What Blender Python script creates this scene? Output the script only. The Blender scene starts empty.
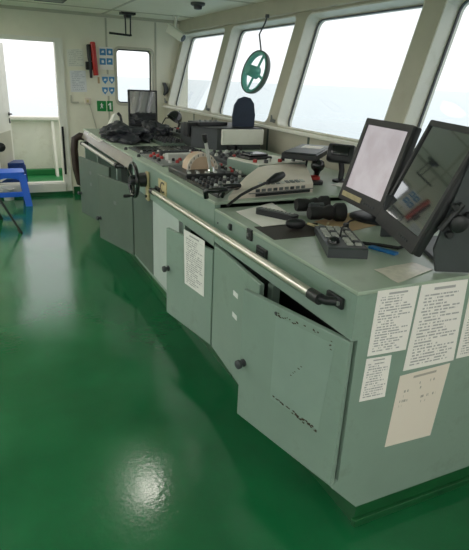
import bpy, bmesh, math, random
from mathutils import Vector, Matrix, Euler, noise
random.seed(7)
SC = bpy.context.scene
COL = SC.collection
# ---------------------------------------------------------------- camera
CH = 1.6                                     # eye height (m)
FPX, YAW, PIT, ROL = 519.4, 0.448988, -0.358431, 0.0455386
_f = Vector((math.sin(YAW)*math.cos(PIT), math.cos(YAW)*math.cos(PIT), math.sin(PIT)))
_r = Vector((math.cos(YAW), -math.sin(YAW), 0)); _u = _r.cross(_f)
RT = _r*math.cos(ROL)+_u*math.sin(ROL); UP = -_r*math.sin(ROL)+_u*math.cos(ROL); FW = _f
cam = bpy.data.cameras.new('camera'); co = bpy.data.objects.new('camera', cam); COL.objects.link(co)
cam.sensor_fit = 'HORIZONTAL'; cam.sensor_width = 36; cam.lens = FPX/469*36; cam.clip_start = .02; cam.clip_end = 20000
M = Matrix((RT, UP, -FW)).transposed().to_4x4(); M.translation = (0, 0, CH); co.matrix_world = M
SC.camera = co
# ---------------------------------------------------------------- world: even overcast fog
w = bpy.data.worlds.new('overcast_sky'); SC.world = w; w.use_nodes = True
bg = w.node_tree.nodes['Background']; bg.inputs[0].default_value = (.985, .98, 1.0, 1); bg.inputs[1].default_value = .92
SC.view_settings.view_transform = 'Standard'; SC.view_settings.look = 'None'; SC.view_settings.gamma = 1
SC.view_settings.use_curve_mapping = False; SC.view_settings.exposure = 0.65
LAMP_POWER = 11.0
FILL_POWER = 9.5  # strength of the added fill panels

# ---------------------------------------------------------------- pixel -> point on a known plane
C0 = Vector((0, 0, CH))
def ray(x, y): return RT*((x-234.5)/FPX) - UP*((y-275)/FPX) + FW
def pz(x, y, z): d = ray(x, y); return C0 + d*((z-CH)/d.z)
def px_(x, y, X): d = ray(x, y); return C0 + d*(X/d.x)
def py_(x, y, Y): d = ray(x, y); return C0 + d*(Y/d.y)
def pp(x, y, o, n): d = ray(x, y); return C0 + d*((o-C0).dot(n)/d.dot(n))
V = Vector

# ---------------------------------------------------------------- materials
def lin(c):
    return tuple(((v/255)/12.92 if v/255 <= .04045 else ((v/255+.055)/1.055)**2.4) for v in c)
MATS = {}
def mat(name, col, rough=.5, metal=0, var=.06, scale=9, bump=0, bscale=60, coat=0, dirt=None, ior=1.5, dscale=3, damt=.5, rvar=0, spec=.5):
    m = bpy.data.materials.new(name); m.use_nodes = True; nt = m.node_tree; N = nt.nodes; L = nt.links
    p = N['Principled BSDF']; c = lin(col)
    tc = N.new('ShaderNodeTexCoord'); nz = N.new('ShaderNodeTexNoise'); nz.inputs['Scale'].default_value = scale; nz.inputs['Detail'].default_value = 5
    L.new(tc.outputs['Object'], nz.inputs['Vector'])
    rp = N.new('ShaderNodeValToRGB'); L.new(nz.outputs['Fac'], rp.inputs[0])
    rp.color_ramp.elements[0].position = .3; rp.color_ramp.elements[1].position = .7
    rp.color_ramp.elements[0].color = (*[v*(1-var) for v in c], 1); rp.color_ramp.elements[1].color = (*[min(1, v*(1+var)) for v in c], 1)
    out = rp.outputs[0]
    if dirt:
        n2 = N.new('ShaderNodeTexNoise'); n2.inputs['Scale'].default_value = dscale; n2.inputs['Detail'].default_value = 8; n2.inputs['Roughness'].default_value = .7
        L.new(tc.outputs['Object'], n2.inputs['Vector'])
        r2 = N.new('ShaderNodeValToRGB'); r2.color_ramp.elements[0].position = .55; r2.color_ramp.elements[1].position = .75
        r2.color_ramp.elements[0].color = (0, 0, 0, 1); r2.color_ramp.elements[1].color = (damt, damt, damt, 1)
        L.new(n2.outputs['Fac'], r2.inputs[0])
        mx = N.new('ShaderNodeMix'); mx.data_type = 'RGBA'; L.new(r2.outputs[0], mx.inputs[0]); L.new(out, mx.inputs[6]); mx.inputs[7].default_value = (*lin(dirt), 1)
        out = mx.outputs[2]
    L.new(out, p.inputs['Base Color'])
    p.inputs['Roughness'].default_value = rough; p.inputs['Metallic'].default_value = metal; p.inputs['Coat Weight'].default_value = coat
    p.inputs['Specular IOR Level'].default_value = spec; p.inputs['IOR'].default_value = ior
    if rvar:
        mr = N.new('ShaderNodeMapRange'); mr.inputs[1].default_value = .3; mr.inputs[2].default_value = .7
        mr.inputs[3].default_value = max(.02, rough-rvar); mr.inputs[4].default_value = rough+rvar
        n3 = N.new('ShaderNodeTexNoise'); n3.inputs['Scale'].default_value = 2.2; n3.inputs['Detail'].default_value = 6
        L.new(tc.outputs['Object'], n3.inputs['Vector']); L.new(n3.outputs['Fac'], mr.inputs[0]); L.new(mr.outputs[0], p.inputs['Roughness'])
    if bump:
        nb = N.new('ShaderNodeTexNoise'); nb.inputs['Scale'].default_value = bscale; nb.inputs['Detail'].default_value = 4
        L.new(tc.outputs['Object'], nb.inputs['Vector'])
        b = N.new('ShaderNodeBump'); b.inputs['Strength'].default_value = bump; b.inputs['Distance'].default_value = .01
        L.new(nb.outputs['Fac'], b.inputs['Height']); L.new(b.outputs[0], p.inputs['Normal'])
    MATS[name] = m; return m
def emit(name, col, s):
    m = bpy.data.materials.new(name); m.use_nodes = True; p = m.node_tree.nodes['Principled BSDF']
    p.inputs['Base Color'].default_value = (*lin(col), 1); p.inputs['Emission Color'].default_value = (*lin(col), 1); p.inputs['Emission Strength'].default_value = s
    MATS[name] = m; return m

mat('wall_paint', (232, 227, 208), .45, var=.03, scale=3, dirt=(190, 180, 150), dscale=2.5, damt=.25)
mat('ceiling_paint', (236, 234, 216), .5, var=.03, scale=2)
mat('shaded_frame_paint', (188, 184, 166), .42, var=.05, scale=5, dirt=(150, 140, 110), dscale=6, damt=.25)  # frame colour darkened to carry the shade on the mullion faces
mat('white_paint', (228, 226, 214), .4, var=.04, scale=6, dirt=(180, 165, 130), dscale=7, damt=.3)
mat('floor_paint', (22, 97, 56), .135, var=.2, scale=2.2, bump=.06, bscale=40, coat=0, ior=1.65, dirt=(34, 78, 52), dscale=1.3, damt=.5, rvar=.07)
mat('deck_paint', (30, 120, 62), .45, var=.15, scale=4)
mat('console_green', (136, 156, 143), .36, var=.05, scale=5, bump=.03, bscale=120, dirt=(92, 100, 84), dscale=5, damt=.4)
mat('console_top', (164, 178, 160), .3, var=.06, scale=6, dirt=(110, 118, 96), dscale=4, damt=.4)
mat('console_edge', (150, 170, 150), .35, var=.06, scale=8, dirt=(70, 74, 60), dscale=18, damt=.7)
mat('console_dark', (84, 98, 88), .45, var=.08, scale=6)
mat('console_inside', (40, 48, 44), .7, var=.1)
mat('pale_panel', (186, 196, 190), .3, var=.05, scale=5)
mat('plinth_green', (24, 84, 46), .35, var=.15, scale=5, dirt=(15, 45, 28), dscale=6, damt=.5)
mat('black_plastic', (30, 31, 33), .42, var=.15, scale=20)
mat('black_gloss', (20, 21, 23), .2, var=.1, scale=10)
mat('black_rubber', (22, 22, 22), .65, var=.15, scale=20)
mat('dark_grey', (62, 66, 68), .45, var=.08, scale=12)
mat('mid_grey', (112, 116, 114), .45, var=.06, scale=12)
mat('light_grey', (190, 190, 184), .45, var=.05, scale=12)
mat('keys_grey', (172, 172, 164), .5, var=.05)
mat('steel', (206, 202, 192), .34, metal=1, var=.05, scale=6)
mat('chrome', (210, 210, 208), .14, metal=1, var=.03)
mat('brass_yellow', (198, 182, 138), .5, var=.15, scale=30, dirt=(90, 78, 50), dscale=20, damt=.6)
mat('brown_guard', (58, 44, 36), .4, var=.12, scale=12)
mat('beige_plastic', (220, 208, 194), .42, var=.05, scale=9, dirt=(160, 140, 116), dscale=12, damt=.35)
mat('dial_beige', (206, 178, 150), .35, var=.06, scale=9)
mat('red_plastic', (170, 44, 38), .4, var=.08)
mat('red_paint', (186, 40, 30), .35, var=.06)
mat('blue_plastic', (36, 100, 214), .38, var=.06)
mat('blue_dark', (22, 58, 130), .4, var=.06)
mat('blue_strip', (36, 110, 170), .4, var=.06)
mat('navy_pad', (34, 46, 66), .6, var=.1, scale=14)
mat('sign_green', (24, 130, 62), .4, var=.03)
mat('sign_white', (238, 240, 236), .45, var=.02)
mat('sign_blue', (66, 138, 192), .45, var=.04)
mat('wheel_green', (104, 176, 162), .4, var=.08, scale=14)
mat('paper_white', (246, 240, 234), .75, var=.03)
mat('folder_dark', (52, 44, 40), .6, var=.1)
mat('cloth_black', (28, 30, 38), .5, var=.25, scale=25, bump=.2, bscale=160)
mat('sleeve_plastic', (216, 208, 194), .3, var=.12, scale=40)
mat('cardboard', (190, 160, 122), .7, var=.06)
mat('glue_mark', (66, 56, 42), .8, var=.3, scale=40)
mat('faded_paint', (141, 161, 149), .4, var=.05)
mat('lens', (40, 60, 70), .08, var=.05)
mat('apron_reflect_pink', (132, 126, 116), .25, var=.06, scale=10, dirt=(120, 110, 96), dscale=6, damt=.4)  # beige-pink stands in for reflections and papers along the far apron
emit('lamp_glow', (255, 249, 238), LAMP_POWER); emit('fill_glow', (255, 252, 247), FILL_POWER)
mat('lcd_black', (58, 60, 62), .045, var=.05, ior=3.0, coat=1.0)
def m_display():
    m = bpy.data.materials.new('pale_screen'); m.use_nodes = True; nt = m.node_tree; N = nt.nodes; L = nt.links; p = N['Principled BSDF']
    tc = N.new('ShaderNodeTexCoord'); nz = N.new('ShaderNodeTexNoise'); nz.inputs['Scale'].default_value = 9; nz.inputs['Detail'].default_value = 6
    L.new(tc.outputs['Object'], nz.inputs['Vector'])
    rp = N.new('ShaderNodeValToRGB'); rp.color_ramp.elements[0].position = .42; rp.color_ramp.elements[1].position = .6
    rp.color_ramp.elements[0].color = (*lin((204, 197, 200)), 1); rp.color_ramp.elements[1].color = (*lin((192, 183, 186)), 1)
    L.new(nz.outputs['Fac'], rp.inputs[0]); L.new(rp.outputs[0], p.inputs['Emission Color']); p.inputs['Emission Strength'].default_value = .5  # mottled pale pink set as emission
    p.inputs['Base Color'].default_value = (.02, .02, .02, 1); p.inputs['Roughness'].default_value = .15; MATS['pale_screen'] = m
m_display()
def m_glass():
    m = bpy.data.materials.new('window_glass'); m.use_nodes = True; nt = m.node_tree; N = nt.nodes; L = nt.links
    for n in list(N):
        if n.type == 'BSDF_PRINCIPLED': N.remove(n)
    t = N.new('ShaderNodeBsdfTransparent'); t.inputs[0].default_value = (.95, .97, .97, 1)
    g = N.new('ShaderNodeBsdfGlossy'); g.inputs['Roughness'].default_value = .02
    lw = N.new('ShaderNodeLayerWeight'); lw.inputs[0].default_value = .5      # Schlick, the same from both faces of the pane
    pw = N.new('ShaderNodeMath'); pw.operation = 'POWER'; L.new(lw.outputs['Facing'], pw.inputs[0]); pw.inputs[1].default_value = 5
    f = N.new('ShaderNodeMath'); f.operation = 'MULTIPLY_ADD'; L.new(pw.outputs[0], f.inputs[0]); f.inputs[1].default_value = .96; f.inputs[2].default_value = .006
    x = N.new('ShaderNodeMixShader'); L.new(f.outputs[0], x.inputs[0]); L.new(t.outputs[0], x.inputs[1]); L.new(g.outputs[0], x.inputs[2])
    L.new(x.outputs[0], N['Material Output'].inputs[0]); MATS['window_glass'] = m
m_glass()
def m_sea():
    m = mat('sea_water', (146, 170, 176), .18, var=.08, scale=.02, bump=.9, bscale=.22); return m
m_sea()
def m_notice(name, lines, seed, tint=(246, 238, 234), ink=(104, 100, 110), dens=.46, top=.9, bot=.05, amt=.6):
    m = bpy.data.materials.new(name); m.use_nodes = True; nt = m.node_tree; N = nt.nodes; L = nt.links; p = N['Principled BSDF']
    def math_(op, a, b=None, c=None):
        n = N.new('ShaderNodeMath'); n.operation = op
        for i, v in enumerate((a, b, c)):
            if v is None: continue
            if isinstance(v, (int, float)): n.inputs[i].default_value = v
            else: L.new(v, n.inputs[i])
        return n.outputs[0]
    uv = N.new('ShaderNodeUVMap'); sp = N.new('ShaderNodeSeparateXYZ'); L.new(uv.outputs[0], sp.inputs[0])
    u, v = sp.outputs[0], sp.outputs[1]
    vv = math_('MULTIPLY', v, lines); fl = math_('FLOOR', vv); fr = math_('SUBTRACT', vv, fl)
    line = math_('MULTIPLY', math_('GREATER_THAN', fr, .3), math_('LESS_THAN', fr, .8))
    wn = N.new('ShaderNodeTexWhiteNoise'); wn.noise_dimensions = '1D'; L.new(math_('ADD', fl, seed*13.7), wn.inputs['W'])
    ln = math_('LESS_THAN', u, math_('MULTIPLY_ADD', wn.outputs[0], .5, .5))
    cb = N.new('ShaderNodeCombineXYZ'); L.new(math_('MULTIPLY', u, 22), cb.inputs[0]); L.new(math_('MULTIPLY_ADD', fl, 5.3, seed), cb.inputs[1])
    nz = N.new('ShaderNodeTexNoise'); nz.inputs['Scale'].default_value = 1; L.new(cb.outputs[0], nz.inputs['Vector'])
    wd = math_('GREATER_THAN', nz.outputs['Fac'], dens)
    mg = math_('MULTIPLY', math_('MULTIPLY', math_('GREATER_THAN', u, .1), math_('LESS_THAN', u, .92)), math_('MULTIPLY', math_('GREATER_THAN', v, bot), math_('LESS_THAN', v, top)))
    ti = math_('MULTIPLY', math_('MULTIPLY', math_('GREATER_THAN', u, .28), math_('LESS_THAN', u, .74)), math_('MULTIPLY', math_('GREATER_THAN', v, .925), math_('LESS_THAN', v, .955)))
    k = math_('MULTIPLY', math_('MULTIPLY', line, ln), math_('MULTIPLY', wd, mg))
    k = math_('MULTIPLY', math_('MAXIMUM', k, ti), amt)
    mx = N.new('ShaderNodeMix'); mx.data_type = 'RGBA'; L.new(k, mx.inputs[0]); mx.inputs[6].default_value = (*lin(tint), 1); mx.inputs[7].default_value = (*lin(ink), 1)
    L.new(mx.outputs[2], p.inputs['Base Color']); p.inputs['Roughness'].default_value = .55; MATS[name] = m

# ---------------------------------------------------------------- mesh helpers
def BM(): return bmesh.new()
def box(bm, c, s, rot=None, bev=0, seg=2):
    """box centred at c, sizes s, optional 3x3/4x4 rotation, bevelled edges"""
    r = bmesh.ops.create_cube(bm, size=1.0); vs = r['verts']
    bmesh.ops.scale(bm, vec=s, verts=vs)
    if bev:
        es = list({e for v in vs for e in v.link_edges})
        g = bmesh.ops.bevel(bm, geom=es, offset=bev, segments=seg, affect='EDGES', profile=.5)
        vs = list({v for f in g['faces'] for v in f.verts} | {v for v in vs if v.is_valid})
    if rot is not None: bmesh.ops.rotate(bm, cent=(0, 0, 0), matrix=rot.to_3x3() if hasattr(rot, 'to_3x3') else rot, verts=vs)
    bmesh.ops.translate(bm, vec=c, verts=vs); return bm
def bx(bm, x0, x1, y0, y1, z0, z1, bev=0): return box(bm, V(((x0+x1)/2, (y0+y1)/2, (z0+z1)/2)), V((abs(x1-x0), abs(y1-y0), abs(z1-z0))), None, bev)
def frame(d):
    d = d.normalized(); a = V((0, 0, 1)) if abs(d.z) < .9 else V((1, 0, 0))
    u = d.cross(a).normalized(); return u, u.cross(d).normalized()
def tube(bm, pts, r, seg=10, ry=None, closed=False):
    pts = [V(p) for p in pts]; n = len(pts); rings = []
    u = None
    for i, p in enumerate(pts):
        if closed: d = pts[(i+1) % n]-pts[i-1]
        else: d = (pts[min(i+1, n-1)]-pts[max(i-1, 0)])
        d.normalize()
        if u is None: u, v = frame(d)
        else:
            u = (u-d*u.dot(d)).normalized(); v = u.cross(d).normalized()
        rr = r[i] if isinstance(r, (list, tuple)) else r
        rings.append([bm.verts.new(p+u*rr*math.cos(a)+v*(ry or rr)*math.sin(a)) for a in [2*math.pi*k/seg for k in range(seg)]])
    m = n if closed else n-1
    for i in range(m):
        A, B = rings[i], rings[(i+1) % n]
        for k in range(seg): bm.faces.new((A[k], A[(k+1) % seg], B[(k+1) % seg], B[k]))
    if not closed: bm.faces.new(rings[0][::-1]); bm.faces.new(rings[-1])
    return bm
def cyl(bm, a, b, r, r2=None, seg=16): return tube(bm, [a, b], [r, r if r2 is None else r2], seg)
def lathe(bm, prof, origin, axis, seg=24):
    axis = V(axis).normalized(); u, v = frame(axis); o = V(origin); rings = []
    for r, t in prof:
        rings.append([bm.verts.new(o+axis*t+(u*math.cos(a)+v*math.sin(a))*max(r, 1e-4)) for a in [2*math.pi*k/seg for k in range(seg)]])
    for i in range(len(rings)-1):
        for k in range(seg): bm.faces.new((rings[i][k], rings[i][(k+1) % seg], rings[i+1][(k+1) % seg], rings[i+1][k]))
    bm.faces.new(rings[0][::-1]); bm.faces.new(rings[-1]); return bm
def inside(p, lp):
    c = False
    for i in range(len(lp)):
        (x1, y1), (x2, y2) = lp[i-1], lp[i]
        if (y1 > p.y) != (y2 > p.y) and p.x < (x2-x1)*(p.y-y1)/(y2-y1)+x1: c = not c
    return c
def prism(bm, poly, z0, z1, mtx=Matrix(), holes=()):
    """2-D outline (with holes) extruded from local z0 to z1"""
    loops = [list(poly)]+[list(h) for h in holes]; levels = []
    for z in (z0, z1):
        edges = []; lv = []
        for lp in loops:
            vs = [bm.verts.new(mtx @ V((p[0], p[1], z))) for p in lp]; lv.append(vs)
            edges += [bm.edges.new((vs[i], vs[(i+1) % len(vs)])) for i in range(len(vs))]
        if holes:
            g = bmesh.ops.triangle_fill(bm, use_beauty=True, use_dissolve=False, edges=edges, normal=mtx.to_3x3() @ V((0, 0, 1)))
            inv = mtx.inverted()                      # drop any face that landed inside an opening
            bad = [f for f in g['geom'] if isinstance(f, bmesh.types.BMFace) and any(inside(inv @ f.calc_center_median(), h) for h in holes)]
            if bad: bmesh.ops.delete(bm, geom=bad, context='FACES_ONLY')
        else: bm.faces.new(lv[0])
        levels.append(lv)
    for A, B in zip(*levels):
        for i in range(len(A)):
            j = (i+1) % len(A); bm.faces.new((A[i], A[j], B[j], B[i]))
    bmesh.ops.recalc_face_normals(bm, faces=bm.faces); return bm
def rrect(x0, x1, y0, y1, r, n=6):
    out = []
    for cx, cy, a0 in ((x1-r, y1-r, 0), (x0+r, y1-r, 90), (x0+r, y0+r, 180), (x1-r, y0+r, 270)):
        for k in range(n+1):
            a = math.radians(a0+90*k/n); out.append((cx+r*math.cos(a), cy+r*math.sin(a)))
    return out
def rect(x0, x1, y0, y1): return [(x0, y0), (x1, y0), (x1, y1), (x0, y1)]
def basis(o, x, y, z):
    m = Matrix((V(x), V(y), V(z))).transposed().to_4x4(); m.translation = V(o); return m
def wm(o):
    m = Matrix.Translation(o.location) @ o.rotation_euler.to_matrix().to_4x4()
    return wm(o.parent) @ m if o.parent else m
def obj(name, bm, material, parent=None, smooth=False, local=False):
    """world-space bmesh -> ONE mesh object; origin at its base (top-level) or at its parent's"""
    bmesh.ops.recalc_face_normals(bm, faces=bm.faces)
    me = bpy.data.meshes.new(name); o = bpy.data.objects.new(name, me); COL.objects.link(o)
    if parent is None:
        vs = [v.co for v in bm.verts]
        c = V(((min(v.x for v in vs)+max(v.x for v in vs))/2, (min(v.y for v in vs)+max(v.y for v in vs))/2, min(v.z for v in vs)))
        bm.transform(Matrix.Translation(-c)); o.location = c
    else:
        if not local: bm.transform(wm(parent).inverted())
        o.parent = parent
    bm.to_mesh(me); bm.free(); me.materials.append(MATS[material])
    if smooth:
        for f in me.polygons: f.use_smooth = True
        try: me.set_sharp_from_angle(angle=math.radians(40))
        except Exception: pass
    return o
def tag(o, label, cat, group=None):
    o['label'] = label; o['category'] = cat
    if group: o['group'] = group
    return o
def thing(name, label, cat, loc, rz=0, group=None):
    o = bpy.data.objects.new(name, None); COL.objects.link(o); o.location = loc; o.rotation_euler = (0, 0, rz); o.empty_display_size = .05
    return tag(o, label, cat, group)
def struct(name, bm, m, smooth=False):
    o = obj(name, bm, m, None, smooth); o['kind'] = 'structure'; return o
def glyph(text, size, mtx, material, parent, depth=.0015):
    cu = bpy.data.curves.new('letter', 'FONT'); cu.body = text; cu.size = size; cu.align_x = 'CENTER'; cu.align_y = 'CENTER'; cu.extrude = depth/2
    t = bpy.data.objects.new('letter', cu); COL.objects.link(t)
    me = bpy.data.meshes.new_from_object(t.evaluated_get(bpy.context.evaluated_depsgraph_get()))
    bpy.data.objects.remove(t); bm = BM(); bm.from_mesh(me); bm.transform(mtx)
    return obj('lettering', bm, material, parent)
def sheet(name, corners, material, label=None, cat='paper', off=None, thick=.0012, parent=None, nx=1, ny=1, wave=0, group=None):
    """a paper: corners TL,TR,BR,BL in world space, UV-mapped"""
    TL, TR, BR, BL = [V(c) for c in corners]; n = (TR-TL).cross(BL-TL).normalized()*-1
    if off is not None: n = V(off).normalized()
    bm = BM(); uvl = bm.loops.layers.uv.new('UVMap'); g = []; b = []
    for j in range(ny+1):
        for i in range(nx+1):
            s, t = i/nx, j/ny; p = (TL*(1-s)+TR*s)*(1-t)+(BL*(1-s)+BR*s)*t
            d = wave*(noise.noise(V((s*2.3, t*2.3, TL.x*9)))+.6)
            g.append((bm.verts.new(p+n*(thick+d)), s, 1-t)); b.append(bm.verts.new(p+n*d*.98))
    W = nx+1
    for j in range(ny):
        for i in range(nx):
            q = [j*W+i, (j+1)*W+i, (j+1)*W+i+1, j*W+i+1]
            f = bm.faces.new([g[k][0] for k in q])
            for lp, k in zip(f.loops, q): lp[uvl].uv = (g[k][1], g[k][2])
            bm.faces.new([b[k] for k in q[::-1]])
    rim = [i for i in range(W)]+[j*W+nx for j in range(1, ny+1)]+[ny*W+i for i in range(nx-1, -1, -1)]+[j*W for j in range(ny-1, 0, -1)]
    for i in range(len(rim)):
        a, c = rim[i], rim[(i+1) % len(rim)]; bm.faces.new((g[a][0], g[c][0], b[c], b[a]))
    o = obj(name, bm, material, parent, smooth=wave > 0)
    if label: tag(o, label, cat, group)
    return o

# ================================================================ ROOM
YF = 7.55; T15 = math.tan(math.radians(15)); S15 = math.sin(math.radians(15)); K15 = math.cos(math.radians(15))
XB, YB, ZC = -3.2, -3.8, 2.33
struct('floor', bx(BM(), XB-.1, 2.6, YB-.1, YF+.06, -.1, 0), 'floor_paint')
ceil = struct('ceiling', bx(BM(), XB-.1, 2.75, YB-.1, YF+.1, ZC, ZC+.08), 'ceiling_paint')
for y in (6.95, 5.2, 3.4, 1.6, -.2, -2): obj('seam_strip', bx(BM(), XB, 2.6, y-.02, y+.02, ZC-.006, ZC+.002), 'shaded_frame_paint', ceil)
for x in (1.55, -.1, -1.7): obj('seam_strip', bx(BM(), x-.015, x+.015, YB, YF, ZC-.005, ZC+.002), 'shaded_frame_paint', ceil)
obj('edge_strip', bx(BM(), XB, 2.62, YF-.03, YF, ZC-.035, ZC), 'shaded_frame_paint', ceil)
# ---- far wall with doorway and one window (local x = X, y = Z, z towards the room)
MF = basis((0, YF, 0), (1, 0, 0), (0, 0, 1), (0, -1, 0))
DX0, DX1, DZ1 = .10, .935, 1.957
wf = struct('wall_far', prism(BM(), rect(XB, 2.75, -.05, ZC+.05), -.1, 0, MF, [rect(DX0, DX1, 0.002, DZ1), rrect(1.725, 2.215, 1.235, 1.93, .05)]), 'wall_paint')
for x in (1.60, 2.27): obj('seam_strip', prism(BM(), rect(x-.012, x+.012, .1 if x < 2 else .1, ZC-.04), 0, .004, MF), 'shaded_frame_paint', wf)
obj('baseboard', prism(BM(), rect(1.06, 2.4, 0, .1), 0, .012, MF), 'plinth_green', wf)
obj('baseboard', prism(BM(), rect(XB, .03, 0, .1), 0, .012, MF), 'plinth_green', wf)
# window 5 in the far wall
w5 = struct('window_5', prism(BM(), rrect(1.695, 2.245, 1.205, 1.96, .07), 0, .016, MF, [rrect(1.725, 2.215, 1.235, 1.93, .05)]), 'shaded_frame_paint')
obj('gasket', prism(BM(), rrect(1.725, 2.215, 1.235, 1.93, .05), -.07, -.05, MF, [rrect(1.742, 2.198, 1.252, 1.913, .04)]), 'dark_grey', w5)
obj('pane', prism(BM(), rrect(1.735, 2.205, 1.245, 1.92, .045), -.064, -.058, MF), 'window_glass', w5)
# door 1: frame, coaming, leaf swung out
d1 = struct('door_1', prism(BM(), rect(DX0-.09, DX1+.1, 0.0, DZ1+.05), -.02, .02, MF, [rect(DX0, DX1, .165, DZ1)]), 'white_paint')
obj('coaming', bx(BM(), DX0-.02, DX1+.02, YF-.05, YF+.14, 0.0, .165, .01), 'white_paint', d1)
obj('coaming_strip', bx(BM(), DX0-.09, DX1+.1, YF-.055, YF-.03, 0, .05), 'plinth_green', d1)
obj('door_seal', bx(BM(), DX1+.012, DX1+.04, YF-.034, YF-.0205, .28, .92, .004), 'black_rubber', d1)
hinge = V((DX0+.01, YF+.1, 0)); edge = py_(7, 108, YF+.74); ld = V((edge.x-hinge.x, edge.y-hinge.y, 0)); ld.normalize(); ln = V((ld.y, -ld.x, 0))
ML = basis(hinge, ld, (0, 0, 1), ln)
leaf = obj('door_leaf', prism(BM(), rect(0, .72, .18, 1.94), -.02, .02, ML), 'white_paint', d1)
obj('kick_panel', prism(BM(), rect(.08, .64, .28, .8), .02, .026, ML), 'shaded_frame_paint', leaf)
h = BM(); p = ML @ V((.655, 1.02, .02)); lathe(h, [(.024, 0), (.024, .012), (.012, .014), (.011, .045)], p, ln, 14)
tube(h, [p+ln*.04, p+ln*.045-ld*.05, p+ln*.04-ld*.11], .01, 8)
box(h, ML @ V((.655, .93, .025)), V((.03, .07, .01)), ML.to_3x3()); obj('handle', h, 'dark_grey', leaf, True)
# outside wing of the bridge seen through the door
wing = struct('wing_deck', bx(BM(), -1.5, 3.6, YF+.1, 11.0, -.12, -.0), 'deck_paint')
bwk = struct('wall_bulwark', bx(BM(), -1.5, 3.6, 9.24, 9.3, 0, .86), 'white_paint')
obj('rail_cap', bx(BM(), -1.5, 3.6, 9.16, 9.38, .86, .92, .015), 'white_paint', bwk)
for x in (.28, 1.02, 1.8): obj('stiffener', prism(BM(), [(9.24, 0), (9.24, .86), (9.18, .86), (8.95, 0)], x-.02, x+.02, basis((0, 0, 0), (0, 1, 0), (0, 0, 1), (1, 0, 0))), 'white_paint', bwk)
obj('gutter_bar', bx(BM(), -1.5, 3.6, 9.12, 9.24, 0, .09, .01), 'deck_paint', bwk)
struct('sea', bx(BM(), -6000, 6000, -6000, 6000, -14.5, -14), 'sea_water')
# ---- front wall, leaning outwards 15 degrees, four visible windows (local x = Y, y up the slope, z outwards)
MW = basis((2.40, 0, 1.22), (0, 1, 0), (S15, 0, K15), (K15, 0, -S15))
HH = .985
spans = [(6.03, 7.44), (4.45, 5.86), (2.865, 4.285), (1.275, 2.69), (-.315, 1.10), (-1.905, -.49), (-3.5, -2.08)]
holes = [rrect(a, b, .012, HH, .07) for a, b in spans]
wfr = struct('wall_front', prism(BM(), rect(YB-.1, YF+.1, -.03, HH+.2), 0, .13, MW, holes), 'shaded_frame_paint')
struct('wall_front_lower', bx(BM(), 2.40, 2.55, YB-.1, YF+.1, -.05, 1.2), 'shaded_frame_paint')
hd = struct('trim_1', bx(BM(), 2.61, 2.72, YB-.1, YF, 2.185, ZC+.02, .008), 'shaded_frame_paint')
sl = struct('trim_2', bx(BM(), 2.352, 2.5, YB, YF, 1.196, 1.222, .008), 'white_paint')
for y in (6.9, 6.35, 5.75, 5.1, 4.4, 3.7, 3.0, 2.2): obj('seam_strip', bx(BM(), 2.394, 2.402, y-.012, y+.012, .2, 1.196), 'console_dark', sl)
for i, (a, b) in enumerate(spans):
    n = i+1 if i < 4 else i+2
    wn = struct('window_%d' % n, prism(BM(), rrect(a+.0, b-.0, .012, HH, .07), .115, .15, MW, [rrect(a+.02, b-.02, .032, HH-.02, .065)]), 'white_paint')
    obj('gasket', prism(BM(), rrect(a+.017, b-.017, .029, HH-.017, .066), .110, .125, MW, [rrect(a+.025, b-.025, .037, HH-.025, .06)]), 'dark_grey', wn)
    obj('pane', prism(BM(), rrect(a+.024, b-.024, .036, HH-.024, .06), .126, .132, MW), 'window_glass', wn)
    obj('lit_reveal', prism(BM(), rrect(a+.001, b-.001, .013, HH-.001, .07), .002, .114, MW, [rrect(a+.012, b-.012, .024, HH-.012, .06)]), 'white_paint', wn)  # white liner paints the jambs as lit, against the darkened mullions
    l = BM()
    for yy in (a-.045, ):
        q = MW @ V((b+.03, .05, -.0)); box(l, q+V((-.015, 0, 0)), V((.03, .03, .05)), MW.to_3x3(), .004)
        cyl(l, q+V((-.03, 0, 0)), q+V((-.035, .0, .05)), .008, seg=8)
    if n < 4: obj('latch', l, 'mid_grey', wn)
    else: l.free()
# ---- unseen sides of the bridge: port wall and rear wall, with windows that let daylight in
MP = basis((0, YB, 0), (1, 0, 0), (0, 0, 1), (0, -1, 0))
wp_h = [rrect(-2.9, -1.25, .85, 2.12, .05), rrect(-1.1, .55, .85, 2.12, .05), rrect(.7, 2.35, .85, 2.12, .05)]
struct('wall_port', prism(BM(), rect(XB, 2.75, -.05, ZC+.05), 0, .1, MP, wp_h), 'wall_paint')
MR = basis((XB, 0, 0), (0, 1, 0), (0, 0, 1), (1, 0, 0))
wr_h = [rrect(-3.6+k*1.85, -1.9+k*1.85, .85, 2.12, .05) for k in range(6)]
struct('wall_rear', prism(BM(), rect(YB-.1, YF+.1, -.05, ZC+.05), -.1, 0, MR, wr_h), 'wall_paint')
for k, hh in enumerate(wp_h+wr_h):
    xs = [q[0] for q in hh]; ys = [q[1] for q in hh]; mm = MP if k < 3 else MR; s = 1 if k < 3 else -1
    wn = struct('window_%d' % (9+k), prism(BM(), rrect(min(xs)-.04, max(xs)+.04, min(ys)-.04, max(ys)+.04, .06), -.012*s, 0, mm, [hh]), 'shaded_frame_paint')
    obj('pane', prism(BM(), hh, .05*s, .056*s, mm), 'window_glass', wn)

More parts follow.
